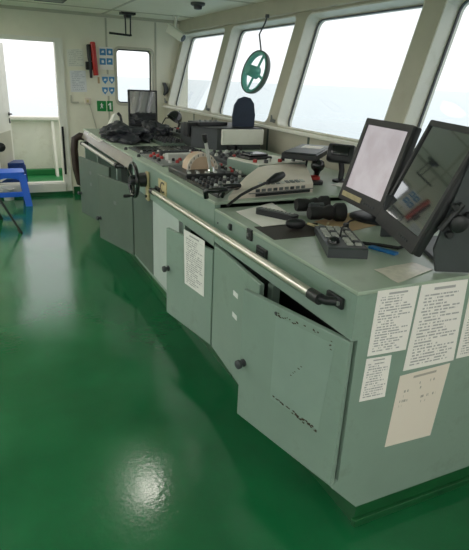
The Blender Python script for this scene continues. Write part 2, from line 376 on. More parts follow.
# ---- ceiling lamp that throws the glint on the floor, then added fill panels
LP = [(1.08, 4.1, 'round white ceiling lamp above the console middle')]
for x, y, lbl in LP:
    t = thing('ceiling_lamp', lbl, 'ceiling lamp', (x, y, ZC), 0, 'round ceiling lamps')
    obj('housing', lathe(BM(), [(.17, 0), (.17, -.03), (.15, -.035)], (x, y, ZC), (0, 0, 1), 32), 'light_grey', t)
    obj('diffuser', lathe(BM(), [(.15, -.03), (.145, -.05), (.11, -.07), (.05, -.08), (0.001, -.081)], (x, y, ZC), (0, 0, 1), 32), 'lamp_glow', t, True)

FILL_PANELS = [(-1.0, y, 'added long ceiling fill panel over the aisle beside the console') for y in (-2.6, -.7, 3.1, 5.0, 6.75)]      # unseen glowing panels added to brighten the interior
FILL_PANELS += [(-2.4, y, 'added long ceiling fill panel along the rear windows') for y in (1.2, 5.0, 6.75)]
FILL_PANELS += [(x, y, 'added long ceiling fill panel in front of the port wall windows') for x, y in ((.9, -1.2), (.9, -2.9), (1.9, -2.0))]
for x, y, lbl in FILL_PANELS:
    t = thing('fill_panel', lbl, 'fill panel', (x, y, ZC), 0, 'added ceiling fill panels')
    obj('housing', prism(BM(), rect(-.17, .17, -.62, .62), -.07, 0, basis((x, y, ZC), (1, 0, 0), (0, 1, 0), (0, 0, 1)), ), 'light_grey', t)
    obj('diffuser', bx(BM(), x-.15, x+.15, y-.6, y+.6, ZC-.085, ZC-.071, .005), 'fill_glow', t)
# ================================================================ CONSOLE
FX = 1.0; BXX = 2.25; Y0, Y1, Y2, Y3, Y4 = 1.184, 2.332, 3.955, 6.08, 6.08
def toe(bm, y0, y1, inset=0):  # sloping toe under the doors
    return prism(bm, [(FX, .23), (1.128, .094), (1.145, .094), (1.145, .25), (FX, .25)], y0, y1, basis((0, 0, 0), (1, 0, 0), (0, 0, 1), (0, -1, 0)) @ Matrix.Diagonal((1, 1, -1, 1)))
def door(parent, hinge, free, z0, z1, knob_z, material='console_green', th=.022, knob_at=1, kmat='dark_grey'):
    a = V((*hinge, 0)); b = V((*free, 0)); d = (b-a); L = d.length; d.normalize(); n = V((d.y, -d.x, 0))
    if n.x > 0: n = -n
    m = basis(a, d, (0, 0, 1), d.cross(V((0, 0, 1))))
    s = 1 if d.cross(V((0, 0, 1))).dot(n) > 0 else -1
    bm = BM(); box(bm, a+d*L/2+n*(-th/2)+V((0, 0, (z0+z1)/2)), V((L, z1-z0, th)), m.to_3x3(), .004)
    o = obj('door', bm, material, parent)
    q = a+d*(L-.028 if knob_at else .028)+V((0, 0, knob_z))
    kb = BM(); lathe(kb, [(.017, -.002), (.017, .006), (.010, .009), (.010, .018), (.019, .022), (.019, .034), (.014, .038)], q, n, 14)
    obj('knob', kb, kmat, o, True)
    return o, a, d, n
def shell(unit, y0, y1, zt, end_near=False, posts=(), top_bev=.003):
    wt = obj('worktop', bx(BM(), FX-.0015, BXX, y0-.001, y1, zt-.014, zt, top_bev), 'console_top', unit)
    obj('back_panel', bx(BM(), BXX-.03, BXX-.002, y0+.002, y1-.002, .09, zt-.015), 'console_green', unit)
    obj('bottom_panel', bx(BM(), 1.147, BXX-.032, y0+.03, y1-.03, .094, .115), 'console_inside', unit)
    obj('toe_panel', toe(BM(), y0+.031, y1-.031), 'console_green', unit)
    obj('plinth', bx(BM(), 1.135, BXX-.05, y0+.004, y1-.004, .0, .0935), 'plinth_green', unit)
    for y in posts: obj('post', bx(BM(), FX+.024, FX+.06, y-.02, y+.02, .25, zt-.2), 'console_green', unit)
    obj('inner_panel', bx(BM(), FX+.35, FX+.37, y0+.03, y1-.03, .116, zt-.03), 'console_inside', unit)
# near unit -------------------------------------------------------
cn = thing('console_cabinet', 'green steel bridge console cabinet with notices on its end', 'console', (1.5, 1.8, 0))
shell(cn, Y0, Y1, 1.0, posts=(1.77, 2.305))
obj('apron', bx(BM(), FX, FX+.03, Y0+.0305, Y1-.002, .828, .9855), 'console_green', cn)
ME = basis((0, Y0, 0), (1, 0, 0), (0, 0, 1), (0, -1, 0))
obj('end_panel', prism(BM(), [(FX, .9855), (FX, .828), (FX+.026, .826), (FX+.026, .252), (FX, .23), (1.128, .094), (BXX, .094), (BXX, .9855)], -.03, 0, ME), 'console_green', cn)
obj('end_panel', prism(BM(), [(FX+.03, .974), (FX+.03, .23), (1.15, .116), (BXX-.04, .116), (BXX-.04, .974)], -(Y1-Y0)+.002, -(Y1-Y0)+.03, ME), 'console_green', cn)
obj('plinth_strip', bx(BM(), 1.125, BXX, Y0-.012, Y0+.01, 0, .034, .004), 'plinth_green', cn)
dC, aC, vC, nC = door(cn, (FX-.003, 1.188), (.868, 1.716), .232, .822, .50, kmat='dark_grey')
dB, aB, vB, nB = door(cn, (FX-.003, 2.322), (.962, 1.752), .232, .815, .6, knob_at=1)
# worn adhesive rectangle on the open door
uC = vC; zC = V((0, 0, 1))
def onC(x, y): return pp(x, y, aC+nC*.0002, nC)
sheet('faded_patch', [onC(x, y) for x, y in ((276, 316), (335, 345), (318, 430), (270, 398))], 'faded_paint', parent=dC, off=nC, thick=.0006)
gm = BM()
rnd = random.Random(3)
def flake(x, y, s):
    c = onC(x, y)+nC*.0012; k = rnd.randint(4, 6); a0 = rnd.random()*6
    vs = [gm.verts.new(c+(uC*math.cos(a0+6.283*i/k)*s*rnd.uniform(.7, 1.9)+zC*math.sin(a0+6.283*i/k)*s*rnd.uniform(.3, .8))) for i in range(k)]
    try: gm.faces.new(vs)
    except ValueError: pass
for i in range(20): t = rnd.random(); flake(275+45*t, 313+21*t+rnd.uniform(-2, 2), .0046)
for i in range(34): t = rnd.random()**.8; flake(271+46*t, 394+36*t+rnd.uniform(-1, 5)*t, .0062)
for i in range(5): t = rnd.random(); flake(290+12*t, 376-10*t, .004)
for i in range(5): t = rnd.random(); flake(331+rnd.uniform(-.6, .6), 341+9*t, .0036)
obj('adhesive_marks', gm, 'glue_mark', dC)['kind'] = 'stuff'
obj('upper_screw', lathe(BM(), [(.006, -.001), (.006, .003)], onC(276, 313), nC, 10), 'dark_grey', dC)
for x, y in ((235.5, 294.5), (234.5, 316)):
    c = pp(x, y, aB+nB*.001, nB); b = BM(); m = basis(c, vB, (0, 0, 1), nB)
    box(b, c, V((.055, .024, .0015)), m.to_3x3()); obj('sticker', b, 'sign_white', dB)
# lock, sockets and switches on the apron
for (x, y, w_, h_) in ((231, 227, .022, .03), (250.5, 234.5, .045, .05), (262.5, 255.5, .09, .07)):
    c = px_(x, y, FX); pl = obj('socket_plate', box(BM(), c+V((-.004, 0, 0)), V((.012, w_, h_)), None, .003), 'black_plastic', cn)
    if w_ > .06:
        for k in range(4): obj('vent_slat', box(BM(), c+V((-.012, 0, -.021+.014*k)), V((.006, .056, .004))), 'dark_grey', pl)
    else: obj('switch_key', lathe(BM(), [(.008, 0), (.008, .008)], c+V((-.008, 0, 0)), (-1, 0, 0), 10), 'mid_grey', pl)
obj('screw', lathe(BM(), [(.005, 0), (.005, .003)], px_(218, 223, FX), (-1, 0, 0), 8), 'dark_grey', cn)
# middle unit ------------------------------------------------------
cm = thing('console_cabinet', 'green console cabinet carrying the telegraph levers and handwheel', 'console', (1.5, 3.2, 0))
ZM = 1.03
shell(cm, Y1+.002, Y2, ZM, posts=(2.36, 2.855))
obj('apron', bx(BM(), FX, FX+.03, Y1+.004, Y2-.002, .80, ZM-.0145), 'console_green', cm)
obj('front_panel', bx(BM(), FX+.001, FX+.03, 2.88, 3.43, .251, .799), 'pale_panel', cm)
obj('front_panel', bx(BM(), FX-.002, FX+.03, 3.432, Y2-.002, .251, .799), 'console_dark', cm)
obj('end_panel', prism(BM(), [(FX, .23), (1.128, .094), (BXX-.03, .094), (BXX-.03, 1.004), (FX+.03, 1.004)], -(Y2-Y0), -(Y2-Y0)+.025, ME), 'console_green', cm)
dA, aA, vA, nA = door(cm, (FX-.003, 2.338), (.905, 2.83), .232, .775, .53)
# letter label on the apron
c = px_(162.5, 188, FX-.002); lp = obj('letter_plate', box(BM(), c, V((.004, .17, .10))), 'brass_yellow', cm)
glyph('C', .10, basis(c+V((-.003, 0, 0)), (0, -1.3, 0), (0, 0, 1), (-1, 0, 0)), 'black_plastic', lp)
# far unit ----------------------------------------------------------
cf = thing('console_cabinet', 'green console cabinet with dark doors ajar near the doorway', 'console', (1.5, 5.2, 0))
shell(cf, Y2+.002, Y3, ZM, posts=(4.62, 5.5))
obj('apron', prism(BM(), [(FX+.01, ZM-.0145), (FX-.028, .93), (FX-.013, .92), (FX+.05, ZM-.0145)], -(Y3-.002), -(Y2+.004), basis((0, 0, 0), (1, 0, 0), (0, 0, 1), (0, -1, 0))), 'apron_reflect_pink', cf)
obj('end_panel', prism(BM(), [(FX, 1.0), (FX, .23), (1.128, .094), (BXX-.03, .094), (BXX-.03, 1.0)], -(Y3-Y0), -(Y3-Y0)+.03, ME), 'console_green', cf)
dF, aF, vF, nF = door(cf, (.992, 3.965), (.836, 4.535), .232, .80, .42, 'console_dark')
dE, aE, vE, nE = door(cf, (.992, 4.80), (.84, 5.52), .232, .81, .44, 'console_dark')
for (o, a, d, n, x, y) in ((dF, aF, vF, nF, 115, 203), (dE, aE, vE, nE, 90.5, 173), (dE, aE, vE, nE, 91, 184.5)):
    c = pp(x, y, a, n); b = BM(); box(b, c, V((.045, .03, .002)), basis(c, d, (0, 0, 1), n).to_3x3()); obj('sticker', b, 'mid_grey', o)
# rails -------------------------------------------------------------
def rail(p, q, label, offs):
    t = thing('handrail', label, 'handrail', (p+q)/2)
    obj('rod', cyl(BM(), p, q, .0175, seg=16), 'steel', t, True)
    d = (q-p).normalized()
    for e, s in ((p, -1), (q, 1)):
        b = BM(); tube(b, [e-d*s*.045, e+d*s*.012], .0205, 14)
        tube(b, [e-d*s*.01, e+d*s*.03+V((.015, 0, 0)), V((FX-.012, (e+d*s*.045).y, e.z))], .0155, 12)
        box(b, V((FX-.008, (e+d*s*.03).y, e.z)), V((.014, .09, .04)), None, .005)
        br = obj('end_bracket', b, 'black_plastic', t, True)
        obj('bolt', lathe(BM(), [(.008, 0), (.008, .006)], V((FX-.015, (e+d*s*.06).y, e.z)), (-1, 0, 0), 8), 'mid_grey', br)
rail(px_(152, 191, .945), px_(318, 298, .945), 'long steel handrail with black ends along the green console front', 0)
rail(px_(82, 143.5, .935), px_(117, 166, .935), 'short steel handrail along the far console front', 0)
# brass bracket next to the rail
c = px_(147.5, 186, FX-.01); t = thing('rail_bracket', 'yellowed worn bracket beside the black handwheel', 'bracket', c)
obj('plate', box(BM(), c, V((.016, .06, .20)), None, .005), 'brass_yellow', t)
for z in (-.07, .07): obj('bolt', lathe(BM(), [(.011, 0), (.011, .01)], c+V((-.008, 0, z)), (-1, 0, 0), 6), 'dark_grey', t)
# handwheel
c = px_(133.5, 180, .90); t = thing('handwheel', 'black spoked handwheel on the console front', 'handwheel', c)
obj('rim', tube(BM(), [c+V((0, .112*math.cos(a), .112*math.sin(a))) for a in [k*2*math.pi/32 for k in range(32)]], .014, 10, closed=True), 'black_gloss', t, True)
for k in range(3):
    a = k*2*math.pi/3+.5; obj('spoke', cyl(BM(), c, c+V((0, .105*math.cos(a), .105*math.sin(a))), .009, seg=8), 'black_gloss', t, True)
obj('hub', lathe(BM(), [(.03, -.025), (.036, -.01), (.036, .03), (.05, .05), (.05, .096)], c, (1, 0, 0), 20), 'black_plastic', t, True)
obj('crank_knob', lathe(BM(), [(.006, 0), (.006, .02), (.011, .026), (.012, .06), (.008, .07)], c+V((-.01, -.02, -.105)), (-1, 0, 0), 12), 'black_plastic', t, True)
# brown guard at the far end
YG = Y3+.035
g = BM(); tube(g, [V((1.02, YG, .93)), V((.96, YG, .945)), V((.905, YG, .915)), V((.89, YG, .80)), V((.90, YG, .58)), V((.93, YG, .43)), V((1.01, YG, .39))], .026, 10, ry=.042)
t = thing('corner_guard', 'dark brown curved guard bar at the far console corner', 'guard', (.95, YG, .35)); obj('guard_bar', g, 'brown_guard', t, True)
obj('foot_bracket', bx(BM(), .95, 1.02, Y3+.002, Y3+.05, .34, .40, .006), 'black_plastic', t)
# ---- papers on the console end
m_notice('notice_a', 24, 1); m_notice('notice_b', 27, 2); m_notice('notice_c', 26, 3); m_notice('notice_d', 17, 4); m_notice('notice_e', 26, 6, tint=(236, 234, 228), ink=(110, 108, 108))
m_notice('chart_sheet', 15, 5, tint=(236, 222, 210), ink=(120, 110, 100), dens=.6, top=.86, bot=.55, amt=.6)
m_notice('wall_notice_a', 9, 7, tint=(226, 224, 212), ink=(160, 158, 150), amt=.5); m_notice('wall_notice_b', 12, 8, tint=(224, 224, 226), ink=(140, 142, 156), amt=.55)
PE = lambda *q: [py_(x, y, Y0-.001) for x, y in q]
for nm, q, m_, lb in (('notice', ((378, 291), (419, 285.5), (405.4, 349.5), (367, 356.4)), 'notice_a', 'typed notice sheet at the corner of the green console end'),
    ('notice', ((421.7, 285), (468, 279), (453.2, 360), (402.8, 371)), 'notice_b', 'largest typed notice sheet on the green console end, between two others'),
    ('notice', ((470.5, 289), (508, 283), (490, 351), (455.8, 358.5)), 'notice_c', 'typed notice sheet on the console end, farthest from the open door'),
    ('notice', ((366.5, 359), (391.5, 355), (384.6, 396.4), (359, 401.8)), 'notice_d', 'small typed notice slip below a larger sheet on the console end'),
    ('diagram_sheet', ((400, 376), (450, 363), (430, 435), (384.6, 447)), 'chart_sheet', 'cream sheet with a faint sketch, lowest on the console end')):
    sheet(nm, PE(*q), m_, lb, off=(0, -1, 0))
sheet('notice', [pp(x, y, aA+nA*.001, nA) for x, y in ((184, 229), (204.8, 241), (204, 297), (184.8, 283))], 'notice_e', 'white typed notice taped to the slightly open green cabinet door', off=nA)

# ================================================================ EQUIPMENT ON THE CONSOLE
def lob(name, bm, m, parent, smooth=False): return obj(name, bm, m, parent, smooth, True)
def monitor(label, x, y, zb, yaw, tilt, w, h_, screen, stand=True, bez=.028, chin=.05, th=.05):
    b = V((math.cos(yaw), math.sin(yaw), 0)); nf = b.cross(V((0, 0, 1))); up = V((0, 0, 1))*math.cos(tilt)-nf*math.sin(tilt); out = b.cross(up)
    o = V((x, y, zb)); m = basis(o, b, up, out)                  # local x right, y up the panel, z out of the screen
    t = thing('monitor', label, 'monitor', (x, y, zb-.06))
    k = BM(); box(k, m @ V((0, h_/2, -th/2-.006)), V((w, h_, th)), m.to_3x3(), .008)
    hs = obj('housing', k, 'black_plastic', t, True)
    obj('back_bulge', box(BM(), m @ V((0, h_*.48, -th-.03)), V((w*.62, h_*.6, .06)), m.to_3x3(), .02), 'black_plastic', t, True)
    obj('bezel', prism(BM(), rrect(-w/2, w/2, 0, h_, .008), -.006, .004, m, [rrect(-w/2+bez, w/2-bez, chin, h_-bez, .003)]), 'black_plastic', t)
    obj('screen', prism(BM(), rect(-w/2+bez, w/2-bez, chin, h_-bez), -.008, -.002, m), screen, t)
    for i in range(5): obj('button', box(BM(), m @ V((w*.12+i*.022, chin*.42, .005)), V((.013, .008, .004)), m.to_3x3()), 'dark_grey', t)
    if stand:
        c = o-nf*.11; f = BM()
        zt = zb-.06 if zb > 1.05 else zb
        base = 1.0 if y < Y1 else ZM
        lathe(f, [(.13, 0), (.13, .012), (.11, .02), (.03, .03)], V((c.x, c.y, base)), (0, 0, 1), 28); obj('stand_foot', f, 'black_plastic', t, True)
        obj('stand_neck', tube(BM(), [V((c.x, c.y, base+.01)), V((c.x, c.y, zb+.08)), m @ V((0, h_*.45, -th-.03))], .028, 12), 'black_plastic', t, True)
    return t, m, b, nf, up
m2, M2, b2, n2, u2 = monitor('black monitor with a pale pinkish screen on the near console', 1.569, 1.948, 1.06, -1.767, .264, .423, .409, 'pale_screen', bez=.03, chin=.068, th=.035)
obj('maker_plate', box(BM(), M2 @ V((-.08, .034, .005)), V((.2, .024, .004)), M2.to_3x3()), 'brass_yellow', m2)
m3, M3, b3, n3, u3 = monitor('large black dark-screen monitor on a knobbed side bracket', 1.39, 1.496, 1.06, -1.985, .38, .459, .457, 'lcd_black', stand=False, bez=.022, chin=.06, th=.03)
# side bracket, base and knobs of the big monitor
po = V((1.40, 1.235, 1.0)); pl = []
for x, y in ((435, 271), (433.5, 249), (441, 230), (469, 163), (492, 118), (504, 124), (484, 215), (468, 272)):
    q = pp(x, y, po, b3); pl.append(V((q.x, q.y, max(q.z, 1.001))))
mb = basis(po, -n3, (0, 0, 1), b3); im = mb.inverted()
obj('side_bracket', prism(BM(), [((im @ q).x, (im @ q).y) for q in pl], -.006, .006, mb), 'dark_grey', m3)
for (x, y, r, l) in ((456, 222, .030, .035), (453, 206, .013, .03), (447, 233, .013, .03), (466, 214, .012, .03)):
    q = pp(x, y, po, b3)
    obj('knob', lathe(BM(), [(r*.5, .005), (r*.5, l*.45), (r, l*.5), (r*1.02, l*.85), (r*.8, l)], q, b3, 18), 'black_plastic', m3, True)
k = BM(); tube(k, [pp(438, 229, po, b3)+b3*.015, pp(461, 203, po, b3)+b3*.015], .012, 8); obj('pivot_bar', k, 'black_plastic', m3, True)
c = V((1.39, 1.496, 1.0))-n3*.2; k = BM(); box(k, c+V((0, 0, .007)), V((.4, .14, .014)), basis(c, b3, -n3, (0, 0, 1)).to_3x3(), .005); obj('stand_base', k, 'dark_grey', m3)
c2 = V((1.39, 1.496, 0))-b3*.205-n3*.1; k = BM(); box(k, V((c2.x, c2.y, 1.09)), V((.012, .16, .18)), basis(c2, b3, -n3, (0, 0, 1)).to_3x3(), .003); obj('side_bracket', k, 'dark_grey', m3)
m1, M1, b1, n1, u1 = monitor('black monitor facing the aisle beside the far wall window', 1.60, 5.8, 1.075, -.06, .04, .315, .385, 'lcd_black', bez=.016, chin=.03, th=.04)

# ---- keypad
ka, kb_ = V((1.318, 1.79, 1)), V((1.168, 1.468, 1)); kd = (kb_-ka); kl = kd.length
t = thing('keypad_controller', 'grey desktop keypad controller with pale keys and a trackball', 'keypad', (ka+kb_)/2, math.atan2(-kd.x, kd.y)+math.pi)
lob('case', prism(BM(), [(-kl/2, 0), (kl/2, 0), (kl/2, .034), (kl/2-.012, .038), (-kl/2, .026)], -.074, .074, basis((0, 0, 0), (0, -1, 0), (0, 0, 1), (-1, 0, 0))), 'dark_grey', t)
for j in range(8):
    for i in range(4):
        if j > 4 and i < 2: continue
        y = .145-j*.038; z = .026+.012*(kl/2-y)/kl
        lob('key', box(BM(), V((-.048+i*.032, y, z+.003)), V((.024, .024, .01)), Matrix.Rotation(.035, 3, 'X').transposed(), .003), 'keys_grey' if (i*3+j) % 5 else 'dark_grey', t)
lob('trackball', lathe(BM(), [(.024, 0), (.023, .01), (.017, .02), (.006, .025)], (-.04, -.09, .033), (0, 0, 1), 16), 'black_gloss', t, True)
lob('knob', lathe(BM(), [(.013, 0), (.012, .02)], (.055, .15, .03), (0, 0, 1), 14), 'black_plastic', t, True)
# ---- binoculars
t = thing('binoculars', 'black binoculars lying beside the monitor with the pale screen', 'binoculars', pz(320, 212, 1.0))
def barrel(p, q):
    d = (q-p).normalized(); L = (q-p).length
    k = BM(); lathe(k, [(.028, 0), (.032, .01), (.032, .05), (.026, .07), (.036, .1), (.036, L*.62), (.03, L*.7), (.043, L*.8), (.044, L)], p, d, 20)
    o = obj('barrel', k, 'black_rubber', t, True); obj('lens', lathe(BM(), [(.036, 0), (.034, .003)], q, d, 20), 'lens', o)
zb_ = 1.045
pA, qA = pz(309, 213, zb_), pz(343, 212, zb_); pB, qB = pA+V((.075, .12, 0)), qA+V((.075, .12, 0))
pB, qB = pz(296, 205, zb_), pz(327, 204.5, zb_)
barrel(pA, qA); barrel(pB, qB)
k = BM(); mA, mB_ = (pA*.55+qA*.45), (pB*.55+qB*.45); tube(k, [mA, mB_], .018, 10); obj('hinge_bridge', k, 'black_plastic', t, True)
k = BM(); mm_ = (mA+mB_)/2; dd_ = (qA-pA).normalized(); cyl(k, mm_-dd_*.04+V((0, 0, .012)), mm_+dd_*.03+V((0, 0, .012)), .016); obj('focus_wheel', k, 'dark_grey', t, True)
# ---- handset with keys, microphone, papers
ha, hb = pz(257, 213.5, 1.0), pz(297, 222, 1.0); hd_ = hb-ha
t = thing('phone_handset', 'long black handset with a row of pale keys on loose papers', 'handset', (ha+hb)/2+V((0, 0, .004)), math.atan2(hd_.y, hd_.x))
L = hd_.length
lob('body', prism(BM(), rrect(-L/2, L/2, -.028, .028, .024), 0, .026, Matrix()), 'black_plastic', t, True)
for i in range(8):
    for j in (-1, 1): lob('key', box(BM(), V((-L*.36+i*L*.1, j*.011, .027)), V((.013, .012, .005)), None, .002), 'keys_grey' if j > 0 else 'mid_grey', t)
q = pz(296, 225, 1.02); t = thing('microphone', 'black hand microphone with a coiled lead beside the keypad controller', 'microphone', V((q.x, q.y, 1.004)))
k = BM(); lathe(k, [(.010, -.045), (.02, -.03), (.024, 0), (.021, .025), (.01, .04)], V((q.x, q.y, 1.026)), (1, -.35, 0), 16); obj('head', k, 'black_plastic', t, True)
obj('lead', tube(BM(), [V((q.x+.045, q.y-.02, 1.03)), V((q.x+.1, q.y-.05, 1.012)), V((q.x+.14, q.y-.03, 1.008)), V((q.x+.19, q.y+.03, 1.008))], .006, 8), 'brass_yellow', t, True)
Pn = lambda *q, z=1.0015: [pz(x, y, z) for x, y in q]
sheet('paper', Pn((236, 212), (272, 203), (304, 223), (262, 227)), 'paper_white', 'loose white papers under the long black handset', off=(0, 0, 1), nx=5, ny=5, wave=.002)
sheet('document_folder', Pn((254, 227), (318, 223), (315, 236), (274, 240), z=1.0), 'folder_dark', 'dark brown folder on the green worktop by the keypad', 'folder', off=(0, 0, 1), thick=.0014)
sheet('chart_paper', Pn((314, 222), (350, 213), (391, 222), (345, 233), z=1.0), 'cardboard', 'tan paper lying under the monitor with the pale screen', off=(0, 0, 1), nx=5, ny=5, wave=.002)
sheet('plastic_sleeve', Pn((374, 270), (412, 263), (433, 270), (398, 283.5), z=1.0), 'sleeve_plastic', 'crumpled pale plastic sleeve on the worktop corner', 'sleeve', off=(0, 0, 1), nx=12, ny=9, wave=.003)
a, b = pz(370, 246, 1.008), pz(397, 253.5, 1.008); t = thing('blue_ruler', 'thin blue plastic ruler lying below the large monitor', 'ruler', V((*((a+b)/2).xy, 1.0)))
d = b-a; obj('strip', box(BM(), V((*((a+b)/2).xy, 1.006)), V((d.length, .028, .010)), basis(a, d.normalized(), V((-d.y, d.x, 0)).normalized(), (0, 0, 1)).to_3x3(), .002), 'blue_strip', t)
tag(obj('cable', tube(BM(), [pz(x, y, 1.008) for x, y in ((349, 240), (362, 243), (380, 245), (398, 248), (405, 246))], .007, 8), 'black_rubber', None, True), 'black cable running from the keypad to the large monitor', 'cable')
tag(obj('cable', tube(BM(), [pz(340, 236, 1.05), pz(342, 228, 1.06), pz(350, 221, 1.03), pz(365, 217, 1.008), pz(378, 222, 1.008)], .004, 8), 'black_rubber', None, True), 'thin black lead looping from the keypad under the pale-screened monitor', 'cable')
# ---- beige radio set
t = thing('radio_set', 'beige sloping radio set with a black microphone lying on top', 'radio', (1.45, 2.6, ZM))
FL, FR, BR, BL = V((1.085, 2.365, ZM)), V((1.635, 2.435, ZM)), V((1.80, 2.80, ZM)), V((1.49, 2.83, ZM))
def lerp3(u, v): return (FL*(1-u)+FR*u)*(1-v)+(BL*(1-u)+BR*u)*v
HT = [[.022, .05, .085, .10], [.06, .08, .108, .118], [.062, .085, .112, .122], [.062, .085, .11, .12]]; U_ = [0, .24, .6, 1]; V_ = [0, .2, .55, 1]
k = BM(); g = [[k.verts.new(lerp3(u, v)+V((0, 0, HT[i][j]*.8))) for j, v in enumerate(V_)] for i, u in enumerate(U_)]; gb = [[k.verts.new(lerp3(u, v)) for v in V_] for u in U_]
for i in range(3):
    for j in range(3):
        k.faces.new((g[i][j], g[i+1][j], g[i+1][j+1], g[i][j+1])); k.faces.new((gb[i][j], gb[i][j+1], gb[i+1][j+1], gb[i+1][j]))
for i in range(3):
    for (j, q) in ((0, 0), (3, 3)): k.faces.new((g[i][j], gb[i][j], gb[i+1][j], g[i+1][j])); k.faces.new((g[q][i], g[q][i+1], gb[q][i+1], gb[q][i]))
obj('case', k, 'beige_plastic', t, True)
mr_ = basis(FL, (FR-FL).normalized(), V((-.07, .55, 0)).normalized(), (0, 0, 1)); RW = (FR-FL).length
def rbx(x0, x1, y0, y1, z0, z1, bev=0):
    q = bx(BM(), x0, x1, y0, y1, z0, z1, bev); q.transform(mr_); return q
obj('slot', rbx(RW*.3, RW*.96, -.004, .01, .004, .019), 'black_plastic', t); obj('edge_trim', rbx(RW*.22, RW, -.005, .006, .021, .025), 'mid_grey', t)
for i in range(9):
    obj('key', rbx(RW*.3+i*.038, RW*.3+i*.038+.024, -.004, .004, .028, .043), 'dark_grey' if i % 3 == 0 else 'mid_grey', t)
    q = lerp3(.34+.065*i, .11)+V((0, 0, .0605)); obj('key', box(BM(), q, V((.024, .03, .008)), mr_.to_3x3() @ Matrix.Rotation(.22, 3, 'X'), .002), 'mid_grey' if i % 4 else 'light_grey', t)
ba, bb = pz(268, 182, 1.112), pz(283, 174.5, 1.14)
t = thing('hand_microphone', 'black corded hand microphone resting on the beige radio set', 'microphone', ba)
obj('body', tube(BM(), [ba, ba*.7+bb*.3, ba*.4+bb*.6, bb], [.012, .019, .025, .017], 14), 'black_plastic', t, True)
obj('cord', tube(BM(), [ba, pz(252, 189, 1.11), pz(241, 195, 1.075), pz(232, 202, 1.055), pz(227, 206, 1.04)], .007, 8), 'black_rubber', t, True)
# ---- telegraph
t = thing('engine_telegraph', 'engine telegraph with a beige half-round dial and chrome lever', 'telegraph', (1.24, 3.05, ZM))
obj('base_box', bx(BM(), 1.05, 1.36, 2.9, 3.24, ZM, 1.068, .008), 'black_plastic', t)
def halfdisc(r, n=20): return [(r*math.cos(math.pi*i/n), r*math.sin(math.pi*i/n)) for i in range(n+1)]
MD = basis((1.215, 3.06, 1.068), (1, 0, 0), (0, 0, 1), (0, -1, 0))
obj('dial_drum', prism(BM(), halfdisc(.1), -.09, 0, MD), 'dial_beige', t, True)
obj('dial_rim', prism(BM(), halfdisc(.102)+[(-.08, 0)]+[(-.08*math.cos(math.pi*i/20), .08*math.sin(math.pi*i/20)) for i in range(1, 20)]+[(.08, 0)], .0, .01, MD), 'beige_plastic', t)
for i in range(9):
    a = math.pi*(i+.5)/9; obj('dial_mark', box(BM(), MD @ V((.091*math.cos(a), .091*math.sin(a), .011)), V((.004, .004, .014)), None), 'dark_grey', t)
obj('lever', tube(BM(), [V((1.245, 2.985, 1.06)), V((1.205, 2.985, 1.245))], .0105, 12), 'light_grey', t, True)
obj('lever_grip', tube(BM(), [V((1.206, 2.985, 1.24)), V((1.2, 2.985, 1.26)), V((1.196, 2.985, 1.29))], [.012, .018, .016], 12), 'black_plastic', t, True)
obj('lever_boot', lathe(BM(), [(.026, 0), (.022, .014), (.011, .03)], (1.245, 2.985, 1.066), (0, 0, 1), 16), 'chrome', t, True)
r5 = random.Random(5)
for i in range(5):
    for j in range(2): obj('push_button', lathe(BM(), [(.012, 0), (.011, .012)], (1.08+i*.056+.01*j, 2.925+.05*j if i != 2 else 2.93, 1.066), (0, 0, 1), 12), ('dark_grey', 'mid_grey', 'light_grey')[r5.randrange(3)], t)
def panel(label, x0, x1, y0, y1, z, hgt, body, name='control_panel', cat='control panel'):
    t = thing(name, label, cat, ((x0+x1)/2, (y0+y1)/2, z)); obj('plate', bx(BM(), x0, x1, y0, y1, z, z+hgt, .004), body, t); return t
def knobs(t, pts, r, hgt, mats, name='knob', z=0, seed=1):
    rr = random.Random(seed)
    for x, y in pts: obj(name, lathe(BM(), [(r, 0), (r*.95, hgt*.6), (r*.7, hgt)], (x, y, z), (0, 0, 1), 12), mats[rr.randrange(len(mats))], t, True)
# engine lever panel
t = thing('control_panel', 'black lever panel with loop handles between the radio and telegraph', 'control panel', (1.2, 2.7, ZM))
obj('plate', prism(BM(), [(1.05, 2.885), (1.05, 2.42), (1.09, 2.44), (1.45, 2.885)], ZM, ZM+.018, Matrix()), 'black_gloss', t)
t2 = t
t = panel('dark instrument panel with rows of small knobs behind the telegraph', 1.535, 1.86, 3.36, 3.85, ZM, .03, 'dark_grey')
knobs(t, [(1.565+.053*i, 3.4+.085*j) for i in range(6) for j in range(6)], .014, .022, ['black_plastic', 'mid_grey', 'light_grey', 'red_plastic', 'black_plastic'], z=ZM+.03, seed=2)
knobs(t2, [(1.08+.05*i, 2.58+.055*j) for i in range(7) for j in range(6) if i*.05 < (.12+.055*j)*.8], .011, .012, ['black_plastic', 'dark_grey', 'mid_grey', 'black_gloss', 'black_plastic', 'light_grey'], z=ZM+.018, seed=3)
for cxy in ((214, 191), (228, 187)):
    c = pz(*cxy, ZM+.05)
    k = BM(); tube(k, [c+V((-.04, .0, -.032)), c+V((-.05, -.01, .0)), c+V((-.04, -.04, .012)), c+V((.0, -.055, .015)), c+V((.045, -.04, .012)), c+V((.05, -.01, 0)), c+V((.04, .0, -.032))], .013, 10)
    obj('loop_handle', k, 'black_gloss', t2, True)
t = panel('black switch panel with pale push buttons beside the telegraph base', 1.372, 1.45, 2.88, 3.32, ZM, .025, 'black_plastic')
knobs(t, [(1.395+.032*i, 2.95+.05*j) for i in range(2) for j in range(7)], .011, .016, ['light_grey', 'mid_grey', 'red_plastic', 'black_gloss'], 'push_button', ZM+.025, 4)
t = panel('grey-green switch panel with red buttons and a white bar', 1.07, 1.52, 3.42, 3.98, ZM, .012, 'mid_grey')
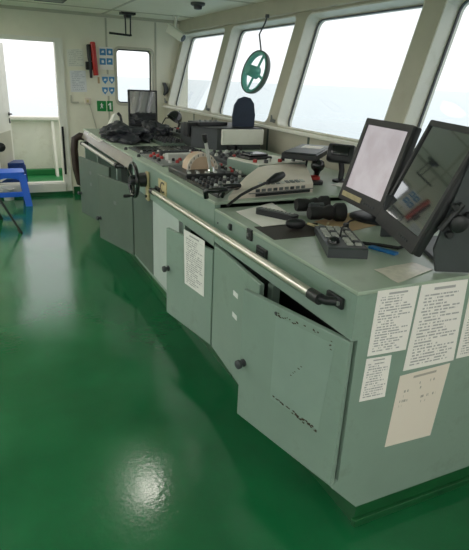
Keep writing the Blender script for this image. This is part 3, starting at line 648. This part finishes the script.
knobs(t, [(1.1+.052*i, 3.5+.1*j) for i in range(8) for j in range(5) if (i*3+j) % 4], .014, .02, ['red_plastic', 'red_plastic', 'black_plastic', 'light_grey'], 'push_button', ZM+.012, 5)
obj('guard_bar', box(BM(), V((1.26, 3.63, ZM+.035)), V((.2, .06, .05)), Matrix.Rotation(.1, 3, 'Z'), .006), 'light_grey', t)
obj('guard_bar', box(BM(), V((1.3, 3.86, ZM+.03)), V((.24, .03, .04)), Matrix.Rotation(.1, 3, 'Z'), .006), 'dark_grey', t)
t = panel('dark glossy instrument panel in front of the crumpled black covers', 1.08, 1.62, 4.03, 4.40, ZM, .012, 'dark_grey')
for i in range(3): obj('gauge_cover', bx(BM(), 1.11+.17*i, 1.26+.17*i, 4.1, 4.37, ZM+.012, ZM+.02, .003), 'black_gloss', t)
knobs(t, [(1.1+.045*i, 4.06) for i in range(12)], .01, .014, ['light_grey', 'black_plastic'], z=ZM+.012, seed=6)
knobs(t, [(1.035, 3.9), (1.035, 4.3)], .014, .02, ['black_plastic'], z=ZM, seed=6)
t = panel('narrow knob strip along the console back below the windows', 1.78, 1.98, 4.85, 5.58, ZM, .04, 'mid_grey')
knobs(t, [(1.82+.06*i, 4.9+.08*j) for i in range(3) for j in range(9)], .018, .03, ['black_plastic', 'black_plastic', 'light_grey', 'red_plastic'], z=ZM+.04, seed=7)
t = panel('row of dark toggle switches beside the grey equipment box', 1.40, 1.60, 4.44, 4.83, ZM, .03, 'console_dark')
knobs(t, [(1.425+.05*i, 4.48+.06*j) for i in range(4) for j in range(6)], .013, .03, ['black_plastic', 'black_plastic', 'dark_grey'], 'toggle', ZM+.03, 8)
# ---- crumpled covers
def heap(label, c, rx, ry, rz_, seed, nm='cloth_cover'):
    k = BM(); bmesh.ops.create_icosphere(k, subdivisions=5, radius=1)
    for v in k.verts:
        p = v.co.copy(); n_ = noise.noise(p*1.6+V((seed, 0, 0)))*.34+noise.noise(V((p.x*2.2+p.y*3.4, p.y*1.2-p.x*2, p.z*2+seed)))*.26+abs(noise.noise(p*5+V((0, seed, 0))))*.16
        f = 1+n_; v.co = V((p.x*rx*f, p.y*ry*f, max(p.z, -.25)*rz_*f))
    mn = min(v.co.z for v in k.verts)
    for v in k.verts: v.co += V(c)+V((0, 0, -mn))
    tag(obj(nm, k, 'cloth_black', None, True), label, 'cover')
heap('crumpled black cloth cover heaped at the console front edge', (1.2, 5.04, ZM+.001), .19, .38, .10, 1.3)
heap('crumpled black cloth cover in front of the far monitor', (1.58, 5.32, ZM+.001), .14, .28, .095, 4.1)
# ---- white telephone at the far end
c = V((1.27, 5.85, ZM+.02)); t = thing('telephone', 'white upright telephone with a black handset behind the black covers', 'telephone', c)
mt = basis(c, V((1, .25, 0)).normalized(), V((0, 0, 1)), V((1, .25, 0)).normalized().cross(V((0, 0, 1))))
mt = mt @ Matrix.Rotation(-.35, 4, 'X')
obj('case', prism(BM(), [(-.07, .0), (.03, 0), (.075, .15), (.045, .16)], -.05, .05, mt), 'white_paint', t)
obj('handset', tube(BM(), [mt @ V((.07, .02, .05)), mt @ V((.085, .06, .07)), mt @ V((.09, .12, .06)), mt @ V((.075, .15, .04))], [.022, .014, .014, .022], 10), 'black_plastic', t, True)
sheet('paper', [pz(87, 134, ZM+.002), pz(91, 133, ZM+.002), pz(103, 141, ZM+.002), pz(99, 142, ZM+.002)], 'paper_white', 'narrow white paper at the far console front edge', off=(0, 0, 1), thick=.002)
# ---- desk lamp
c = V((1.97, 5.72, ZM)); t = thing('desk_lamp', 'black desk lamp with a domed head at the far console back', 'lamp', c)
obj('base', lathe(BM(), [(.07, 0), (.07, .015), (.03, .025)], c, (0, 0, 1), 20), 'black_plastic', t, True)
obj('arm', tube(BM(), [c+V((0, 0, .02)), c+V((.02, 0, .09)), c+V((-.01, -.01, .15)), c+V((-.05, -.02, .17))], .014, 10), 'black_plastic', t, True)
obj('shade', lathe(BM(), [(.02, -.05), (.05, -.035), (.075, 0), (.088, .05), (.084, .05), (.07, .004), (.02, -.02)], c+V((-.03, -.03, .175)), V((-.55, -.1, -.8)), 22), 'black_gloss', t, True)
obj('lead', tube(BM(), [c+V((-.1, 0, .15)), c+V((-.15, -.02, .15)), c+V((-.19, -.03, .09)), c+V((-.2, -.04, .004))], .006, 8), 'black_rubber', t, True)
# ---- grey equipment box with navy pad and a black device
t = thing('equipment_box', 'dark grey equipment box with a white front panel below the windows', 'box', (1.95, 4.4, ZM))
obj('case', prism(BM(), [(1.80, 4.2), (2.22, 4.2), (2.22, 4.8), (1.68, 4.8), (1.64, 4.4)], ZM, 1.205, Matrix()), 'dark_grey', t)
obj('front_panel', bx(BM(), 1.835, 2.235, 4.172, 4.2, 1.075, 1.205, .006), 'white_paint', t)
for x in (1.9, 1.97): obj('plug', bx(BM(), x, x+.05, 4.15, 4.2, 1.03, 1.07, .005), 'black_plastic', t)
obj('lid', prism(BM(), [(1.79, 4.19), (2.225, 4.19), (2.225, 4.81), (1.67, 4.81), (1.63, 4.39)], 1.205, 1.213, Matrix()), 'black_plastic', t)
k = BM(); prism(k, [(-.1, 0), (.095, 0), (.1, .1), (.085, .2), (.05, .245), (.0, .255), (-.055, .235), (-.09, .18), (-.105, .08)], -.02, .02, basis((2.13, 4.38, 1.213), V((1, -.2, 0)).normalized(), (0, 0, 1), V((-.2, -1, 0)).normalized()))
tag(obj('upright_pad', k, 'navy_pad', None, True), 'dark navy upright pad with rounded top on the grey equipment box', 'pad')
t = thing('black_recorder', 'flat black device with side bracket on the grey equipment box', 'device', (1.8, 4.5, 1.213))
obj('body', box(BM(), V((1.84, 4.52, 1.228)), V((.3, .2, .03)), Matrix.Rotation(.2, 3, 'Z'), .005), 'black_plastic', t)
obj('side_arm', bx(BM(), 1.60, 1.63, 4.40, 4.5, 1.12, 1.24, .006), 'black_plastic', t)
obj('side_arm', bx(BM(), 1.60, 1.74, 4.43, 4.47, 1.214, 1.236, .004), 'black_plastic', t)
for i in range(4): obj('knob', lathe(BM(), [(.012, 0), (.01, .018)], (1.74+.055*i, 4.46+.01*i, 1.243), (0, 0, 1), 10), 'mid_grey', t)
# ---- green instrument module
t = thing('instrument_module', 'green instrument module with a white top and black phone cradle', 'module', (1.72, 3.05, ZM))
mm3 = basis((1.68, 3.08, ZM), V((1, .2, 0)).normalized(), V((-.2, 1, 0)).normalized(), (0, 0, 1))
MMi = mm3

def mbx(x0, x1, y0, y1, z0, z1, bev=0):
    k = bx(BM(), x0, x1, y0, y1, z0, z1, bev); k.transform(mm3); return k
obj('case', mbx(-.2, .2, -.17, .17, 0, .08, .004), 'console_green', t)
obj('top_plate', mbx(-.195, .195, -.165, .165, .08, .087, .003), 'white_paint', t)
cr = obj('phone_cradle', mbx(-.14, .05, .0, .15, .087, .105, .006), 'black_plastic', t); obj('phone', mbx(-.12, .03, .015, .135, .105, .122, .008), 'black_gloss', cr)
for i in range(6):
    k = BM(); lathe(k, [(.014, 0), (.013, .02)], mm3 @ V((-.16+.058*i, -.08-.04*(i % 2), .086)), (0, 0, 1), 12); obj('push_button', k, ('red_plastic', 'dark_grey', 'light_grey', 'red_plastic', 'black_plastic', 'mid_grey')[i], t, True)
# ---- black printer on a stand
t = thing('chart_recorder', 'flat black recorder box with a printed sheet on a raised stand', 'recorder', (1.93, 2.93, ZM))
mq = basis((1.91, 2.93, 1.165), V((1, 1.02, 0)).normalized(), V((-1.02, 1, 0)).normalized(), (0, 0, 1))
def qbx(x0, x1, y0, y1, z0, z1, bev=0):
    k = bx(BM(), x0, x1, y0, y1, z0, z1, bev); k.transform(mq); return k
obj('case', qbx(-.29, .27, -.11, .11, 0, .036, .006), 'black_plastic', t); obj('lid', qbx(-.28, -.05, -.1, .1, .036, .042, .002), 'dark_grey', t)
obj('printed_sheet', qbx(-.02, .25, -.095, .095, .036, .039), 'mid_grey', t); obj('paper_window', qbx(.02, .16, -.07, .06, .039, .041), 'paper_white', t)
for x, y in ((-.15, -.02), (.05, -.05), (.15, .06)):
    obj('support_leg', tube(BM(), [V((*(mq @ V((x-.04, y, 0))).xy, ZM)), mq @ V((x+.02, y, .002))], .008, 8), 'black_plastic', t, True)
# ---- black radio unit on a stalk
t = thing('radio_handset_unit', 'black bridge radio unit on a stalk behind the pale-screened monitor', 'radio', (2.0, 2.68, ZM))
rr_ = Matrix.Rotation(-.9, 3, 'Z') @ Matrix.Rotation(-.35, 3, 'X')
obj('case', box(BM(), V((2.0, 2.70, 1.2)), V((.17, .07, .11)), rr_, .014), 'black_plastic', t, True)
obj('speaker', box(BM(), V((2.0, 2.70, 1.2))+rr_ @ V((0, -.04, .01)), V((.11, .012, .06)), rr_, .004), 'black_gloss', t, True)
obj('stalk', tube(BM(), [V((2.0, 2.68, ZM)), V((2.01, 2.69, 1.1)), V((2.0, 2.70, 1.17))], .018, 10), 'black_plastic', t, True)
obj('foot', lathe(BM(), [(.05, 0), (.05, .012), (.02, .02)], (2.0, 2.68, ZM), (0, 0, 1), 18), 'black_plastic', t, True)
c = V((1.79, 2.66, ZM)); t = thing('joystick', 'small black ball joystick with red collar beside the beige radio', 'joystick', c)
obj('base', lathe(BM(), [(.055, 0), (.055, .02), (.03, .03)], c, (0, 0, 1), 18), 'black_plastic', t, True)
obj('collar', lathe(BM(), [(.035, .02), (.035, .045), (.02, .05)], c, (0, 0, 1), 18), 'red_plastic', t, True)
obj('ball', lathe(BM(), [(.012, .045), (.02, .07), (.036, .085), (.043, .105), (.036, .13), (.018, .143), (.001, .145)], c+V((.03, .02, 0)), (0, 0, 1), 18), 'black_gloss', t, True)
sheet('paper', [V((1.87, 2.6, ZM+.001)), V((2.12, 2.72, ZM+.001)), V((2.2, 2.52, ZM+.001)), V((1.93, 2.4, ZM+.001))], 'paper_white', 'white paper at the console back behind the pale-screened monitor', off=(0, 0, 1))

# ================================================================ THINGS ON WALLS AND CEILING
PF = lambda x, y, d=.001: py_(x, y, YF-d)
def fq(*q, d=.001): return [PF(x, y, d) for x, y in q]
sheet('wall_notice', fq((66.5, 49.5), (83, 48.5), (84.5, 66.5), (67.5, 66.5)), 'wall_notice_a', 'pale notice on the far wall, above another beside the doorway', off=(0, -1, 0))
sheet('wall_notice', fq((69.5, 70.5), (85.5, 70.5), (87, 92), (71, 92)), 'wall_notice_b', 'greyish typed notice on the far wall, below another beside the doorway', off=(0, -1, 0))
def fbox(a, b, d0, d1, bev=0):
    p, q = PF(*a, 0), PF(*b, 0); return bx(BM(), p.x, q.x, YF-d1, YF-d0, q.z, p.z, bev)
def poster(label, x0, y0, x1, y1, rows, shield):
    t = thing('safety_poster', label, 'poster', PF((x0+x1)/2, y1, 0)); obj('sheet', fbox((x0, y0), (x1, y1), 0, .006), 'paper_white' if not shield else 'white_paint', t)
    for r, yy in enumerate(rows):
        for c_ in range(2):
            cx = x0+(x1-x0)*(.28+.46*c_); p = PF(cx, yy, .0065); s = .04
            m = basis(p, (1, 0, 0), (0, 0, 1), (0, -1, 0))
            out = [(-s, -s), (s, -s), (s, s), (-s, s)] if not shield else [(-s, s), (s, s), (s*.9, -s*.2), (0, -s*1.3), (-s*.9, -s*.2)]
            ic = obj('safety_icon', prism(BM(), out, 0, .001, m), 'sign_blue', t)
            obj('pictogram', prism(BM(), [(-.012, -.02), (.014, -.018), (.02, .004), (.006, .02), (-.016, .012)] if (r+c_) % 2 else [(-.02, -.012), (.018, -.006), (.014, .018), (-.01, .016)], .001, .002, m), 'sign_white', ic)
poster('white poster of four square blue safety icons beside the far window', 98.5, 46.5, 113.5, 70, (52, 61.5), False)
poster('cream sheet of four blue shield icons below the square-icon poster', 101, 74, 115.5, 96, (80, 90.5), True)
t = thing('exit_sign', 'green emergency sign with white figure and number on the far wall', 'sign', PF(104, 111.5, 0))
a = obj('figure_panel', fbox((96.8, 100.7), (106.3, 111.3), 0, .006), 'sign_green', t)
bpn = obj('number_panel', fbox((107, 100.9), (113, 111.5), 0, .006), 'sign_green', t)
p = PF(101.6, 106, .0065); m = basis(p, (1, 0, 0), (0, 0, 1), (0, -1, 0))
obj('running_figure', prism(BM(), [(-.02, -.035), (-.008, -.03), (.0, -.01), (.012, -.03), (.022, -.028), (.01, .002), (.014, .012), (.024, .008), (.024, .016), (.008, .024), (.006, .04), (-.006, .04), (-.006, .026), (-.02, .014), (-.016, .008), (-.006, .014), (-.008, -.006)], 0, .001, m), 'sign_white', a)
p = PF(110, 106.2, .007); obj('numeral', prism(BM(), [(-.006, -.045), (.016, -.045), (.016, .045), (.0, .045), (-.026, .022), (-.02, .008), (-.006, .018)], 0, .001, basis(p, (1, 0, 0), (0, 0, 1), (0, -1, 0))), 'sign_white', bpn)
# red tube and black torch in a wall clip
p0, p1 = PF(93.6, 41.5, .05), PF(97.2, 75.5, .05); r_ = .034
t = thing('red_flare_tube', 'red cylinder clipped upright to the far wall beside posters', 'tube', p1)
obj('tube', lathe(BM(), [(r_*.9, 0), (r_, .01), (r_, .36), (r_*.96, .365), (r_*.96, .40), (r_*.7, .41)], V((p1.x-.015, p1.y, p1.z)), (p0-p1), 18), 'red_paint', t, True)
obj('clip', bx(BM(), p1.x-.075, p1.x-.0, YF-.03, YF-.001, p1.z+.18, p1.z+.26, .004), 'black_plastic', t)
p0, p1 = PF(88.3, 44, .05), PF(91.3, 78, .05)
t = thing('black_torch', 'slim black torch hanging beside the red cylinder on the wall', 'torch', p1)
obj('barrel', lathe(BM(), [(.016, 0), (.018, .02), (.018, .2), (.026, .23), (.026, .4), (.02, .41)], p1, (p0-p1), 14), 'black_plastic', t, True)
obj('holder', bx(BM(), p1.x-.06, p1.x+.025, YF-.05, YF-.001, p1.z+.1, p1.z+.2, .006), 'black_rubber', t)
q = PF(98.5, 80, 0); tag(obj('name_tag', fbox((97.5, 77), (99.8, 83.5), 0, .003), 'cardboard'), 'small brown tag below the red cylinder on the wall', 'tag')
# switch, L bracket, cable
t = thing('light_switch', 'beige wall switch with a cable running down from it', 'switch', PF(87.5, 104, 0))
obj('plate', fbox((84.5, 97.5), (91, 104), 0, .03, .004), 'beige_plastic', t); obj('rocker', fbox((86, 99.5), (88.5, 102.5), .03, .04), 'brass_yellow', t)
obj('cable', tube(BM(), [PF(89.5, 103.5, .01), PF(93, 116, .008), PF(98, 134, .008), PF(101, 145, .008)], .007, 6), 'shaded_frame_paint', t, True)
p = PF(70.5, 103, 0); k = BM(); bx(k, p.x, p.x+.02, YF-.02, YF, p.z, p.z+.1); bx(k, p.x+.02, p.x+.1, YF-.05, YF, p.z, p.z+.02)
tag(obj('wall_hook', k, 'shaded_frame_paint'), 'small cream angle hook on the wall below the notices', 'hook')
# earpiece hanging by the corner
p = PF(164.5, 84, .03); t = thing('wall_handset', 'small dark handset hanging in the far wall corner', 'handset', p)
obj('hook', bx(BM(), p.x-.02, p.x+.02, YF-.03, YF, p.z-.02, p.z+.02, .004), 'mid_grey', t)
obj('earpiece', tube(BM(), [p+V((0, 0, 0)), p+V((.02, -.01, -.05)), p+V((.015, -.01, -.11)), p+V((-.01, 0, -.15))], [.024, .034, .03, .014], 12), 'dark_grey', t, True)
# black ceiling bracket
c = V((1.77, 7.06, ZC)); t = thing('ceiling_bracket', 'black folding bracket hanging from the ceiling near the far wall', 'bracket', c)
obj('mount_plate', bx(BM(), c.x-.09, c.x+.09, c.y-.06, c.y+.06, ZC-.03, ZC, .004), 'black_plastic', t)
obj('swivel', lathe(BM(), [(.045, -.065), (.05, -.03)], c, (0, 0, 1), 16), 'black_plastic', t, True)
for dx in (-.03, .035): obj('rod', cyl(BM(), c+V((dx, 0, -.05)), V((c.x+dx*.9, c.y, 2.075)), .009, seg=8), 'black_plastic', t, True)
obj('arm', tube(BM(), [V((1.815, 7.06, 2.075)), V((1.79, 7.06, 2.07)), V((1.535, 7.06, 2.082))], .013, 8), 'black_plastic', t, True)
# security camera
c = V((2.36, 6.95, ZC)); t = thing('security_camera', 'white security camera on a short ceiling pole by the windows', 'camera', c)
obj('pole', lathe(BM(), [(.045, 0), (.045, -.015), (.017, -.02), (.017, -.15)], c, (0, 0, 1), 16), 'white_paint', t, True)
d = V((.5, -.6, -.42)).normalized(); e = c+V((-.02, .0, -.19)); sd = d.cross(V((0, 0, 1))).normalized(); mc = basis(e, d, sd, d.cross(sd))
obj('housing', box(BM(), e+d*.03, V((.24, .10, .095)), mc.to_3x3(), .012), 'white_paint', t); obj('hood', box(BM(), e+d*.05+V((0, 0, .055)), V((.27, .115, .01)), mc.to_3x3(), .003), 'white_paint', t)
obj('lens_face', lathe(BM(), [(.044, 0), (.042, .01)], e+d*.148, d, 18), 'black_gloss', t)
# smoke detector and ceiling vent
c = V((2.14, 5.60, ZC)); t = thing('smoke_detector', 'dark round detector on the ceiling above the windows', 'detector', c)
obj('base', lathe(BM(), [(.075, 0), (.075, -.02), (.06, -.03)], c, (0, 0, 1), 24), 'dark_grey', t, True); obj('sensor', lathe(BM(), [(.045, -.03), (.04, -.06), (.02, -.065)], c, (0, 0, 1), 20), 'black_plastic', t, True)
c = V((.80, 6.52, ZC)); t = thing('ceiling_vent', 'dark-framed square vent set in the ceiling before the doorway', 'vent', c)
obj('rim', prism(BM(), rect(-.15, .15, -.15, .15), -.014, -.0, basis(c, (1, 0, 0), (0, 1, 0), (0, 0, 1)), [rect(-.125, .125, -.125, .125)]), 'black_plastic', t)
for i in range(6): obj('slat', box(BM(), c+V((0, -.1+.04*i, -.008)), V((.25, .022, .004)), Matrix.Rotation(.4, 3, 'X')), 'light_grey', t)
# green wheel hanging in the second window
wc = V((2.47, 4.86, 1.68)); wn_ = V((1, .12, -.27)).normalized(); wu = V((0, 0, 1)); wu = (wu-wn_*wu.dot(wn_)).normalized(); ws = wu.cross(wn_)
t = thing('hanging_wheel', 'green spoked wheel hanging by a cord before the second window', 'wheel', wc-wu*.2)
ring = lambda R, n=40: [wc+ws*R*math.cos(2*math.pi*i/n)+wu*R*math.sin(2*math.pi*i/n) for i in range(n)]
k = BM(); tube(k, ring(.182), .018, 8, ry=.028, closed=True); obj('rim', k, 'wheel_green', t, True)
obj('tyre', tube(BM(), ring(.198), .008, 8, ry=.03, closed=True), 'console_dark', t, True)
for i in range(4):
    a = 2*math.pi*i/4+.4; obj('spoke', tube(BM(), [wc, wc+(ws*math.cos(a)+wu*math.sin(a))*.175], .013, 8), 'wheel_green', t, True)
obj('hub', lathe(BM(), [(.04, -.10), (.05, -.09), (.055, -.03), (.06, .02), (.045, .03)], wc, wn_, 20), 'wheel_green', t, True)
ct = V((2.595, 4.92, 2.19)); obj('cord', tube(BM(), [ct, ct+V((-.01, .02, -.06)), ct+V((-.05, .05, -.16)), wc+wu*.2], .008, 8), 'dark_grey', t, True)
obj('cord_hook', lathe(BM(), [(.02, -.02), (.02, .01)], ct+V((0, 0, .005)), (0, 0, 1), 10), 'dark_grey', t)

# ================================================================ LEFT OF THE AISLE
def stool(label, cx, cy, w_, d_, h_, material, z0=0.0, spl=.045):
    t = thing('plastic_stool', label, 'stool', (cx, cy, z0))
    obj('seat', prism(BM(), rrect(cx-w_/2, cx+w_/2, cy-d_/2, cy+d_/2, .04), z0+h_-.03, z0+h_, Matrix()), material, t)
    for sx in (-1, 1):
        for sy in (-1, 1):
            k = BM(); x, y = cx+sx*(w_/2-.03), cy+sy*(d_/2-.03)
            for i in range(2):
                pass
            lv = []
            for z, o_ in ((z0+h_-.03, 0), (z0, spl)):
                X, Y = x+sx*o_, y+sy*o_; s_ = .04
                lv.append([k.verts.new((X+a*s_, Y+b*s_, z)) for a, b in ((-1, -1), (1, -1), (1, 1), (-1, 1))])
            for i in range(4): k.faces.new((lv[0][i], lv[0][(i+1) % 4], lv[1][(i+1) % 4], lv[1][i]))
            k.faces.new(lv[0]); k.faces.new(lv[1]); obj('leg', k, material, t)
    for sy in (-1, 1):
        arch = [(-w_/2+.03, h_-.03), (-w_/2+.03-.008, h_-.13)]+[(-(w_/2-.05)*math.cos(math.pi*i/10), h_-.13+.06*math.sin(math.pi*i/10)) for i in range(11)]+[(w_/2-.03+.008, h_-.13), (w_/2-.03, h_-.03)]
        obj('side_apron', prism(BM(), arch, -.008, .008, basis((cx, cy+sy*(d_/2-.012), z0), (1, 0, 0), (0, 0, 1), (0, -1, 0))), material, t)
    obj('shelf_bar', bx(BM(), cx-w_/2-.005, cx+w_/2+.005, cy-d_/2-.02, cy-d_/2+.03, z0+h_*.28, z0+h_*.42, .006), material, t)
    return t
stool('bright blue plastic stool standing before the doorway coaming', .20, 7.12, .40, .32, .42, 'blue_plastic')
stool('darker blue plastic stool standing outside the doorway on deck', .30, 8.12, .34, .3, .38, 'blue_dark', 0, .02)
# white bucket seen between the stool legs
tag(obj('bucket', lathe(BM(), [(.06, 0), (.075, .14), (.078, .145), (.07, .145), (.055, .01)], (.2, 7.36, 0), (0, 0, 1), 20), 'white_paint', None, True), 'small white bucket behind the bright blue stool', 'bucket')
# black tripod stand reaching in from the left
c = V((-.12, 5.95, 0)); t = thing('tripod_stand', 'slim black tripod stand beside the aisle', 'stand', c)
top = c+V((0, 0, .72))
for f in (pz(21, 233, 0), pz(1.5, 219, 0), V((-.45, 5.75, 0))):
    lg = obj('leg', tube(BM(), [top, f+V((0, 0, .012))], .012, 10), 'black_plastic', t, True)
    obj('rubber_foot', tube(BM(), [f+V((0, 0, .0)), f+(top-f).normalized()*.05], [.02, .015], 10), 'black_rubber', lg, True)
    m_ = c+V((0, 0, .3)); s_ = f+(top-f)*.42; obj('brace', tube(BM(), [m_, s_], .007, 8), 'dark_grey', t, True)
obj('column', tube(BM(), [c+V((0, 0, .25)), c+V((0, 0, 1.2))], .015, 10), 'black_plastic', t, True)
q = py_(0, 147, 5.9); obj('clamp_knob', lathe(BM(), [(.02, -.02), (.045, -.01), (.045, .03), (.02, .04)], q, (.3, -1, 0), 18), 'black_plastic', t, True)
obj('clamp_arm', tube(BM(), [q, V((c.x, c.y, q.z+.02))], .014, 8), 'black_plastic', t, True)
obj('head', box(BM(), c+V((0, 0, 1.22)), V((.08, .08, .06)), None, .01), 'black_plastic', t)
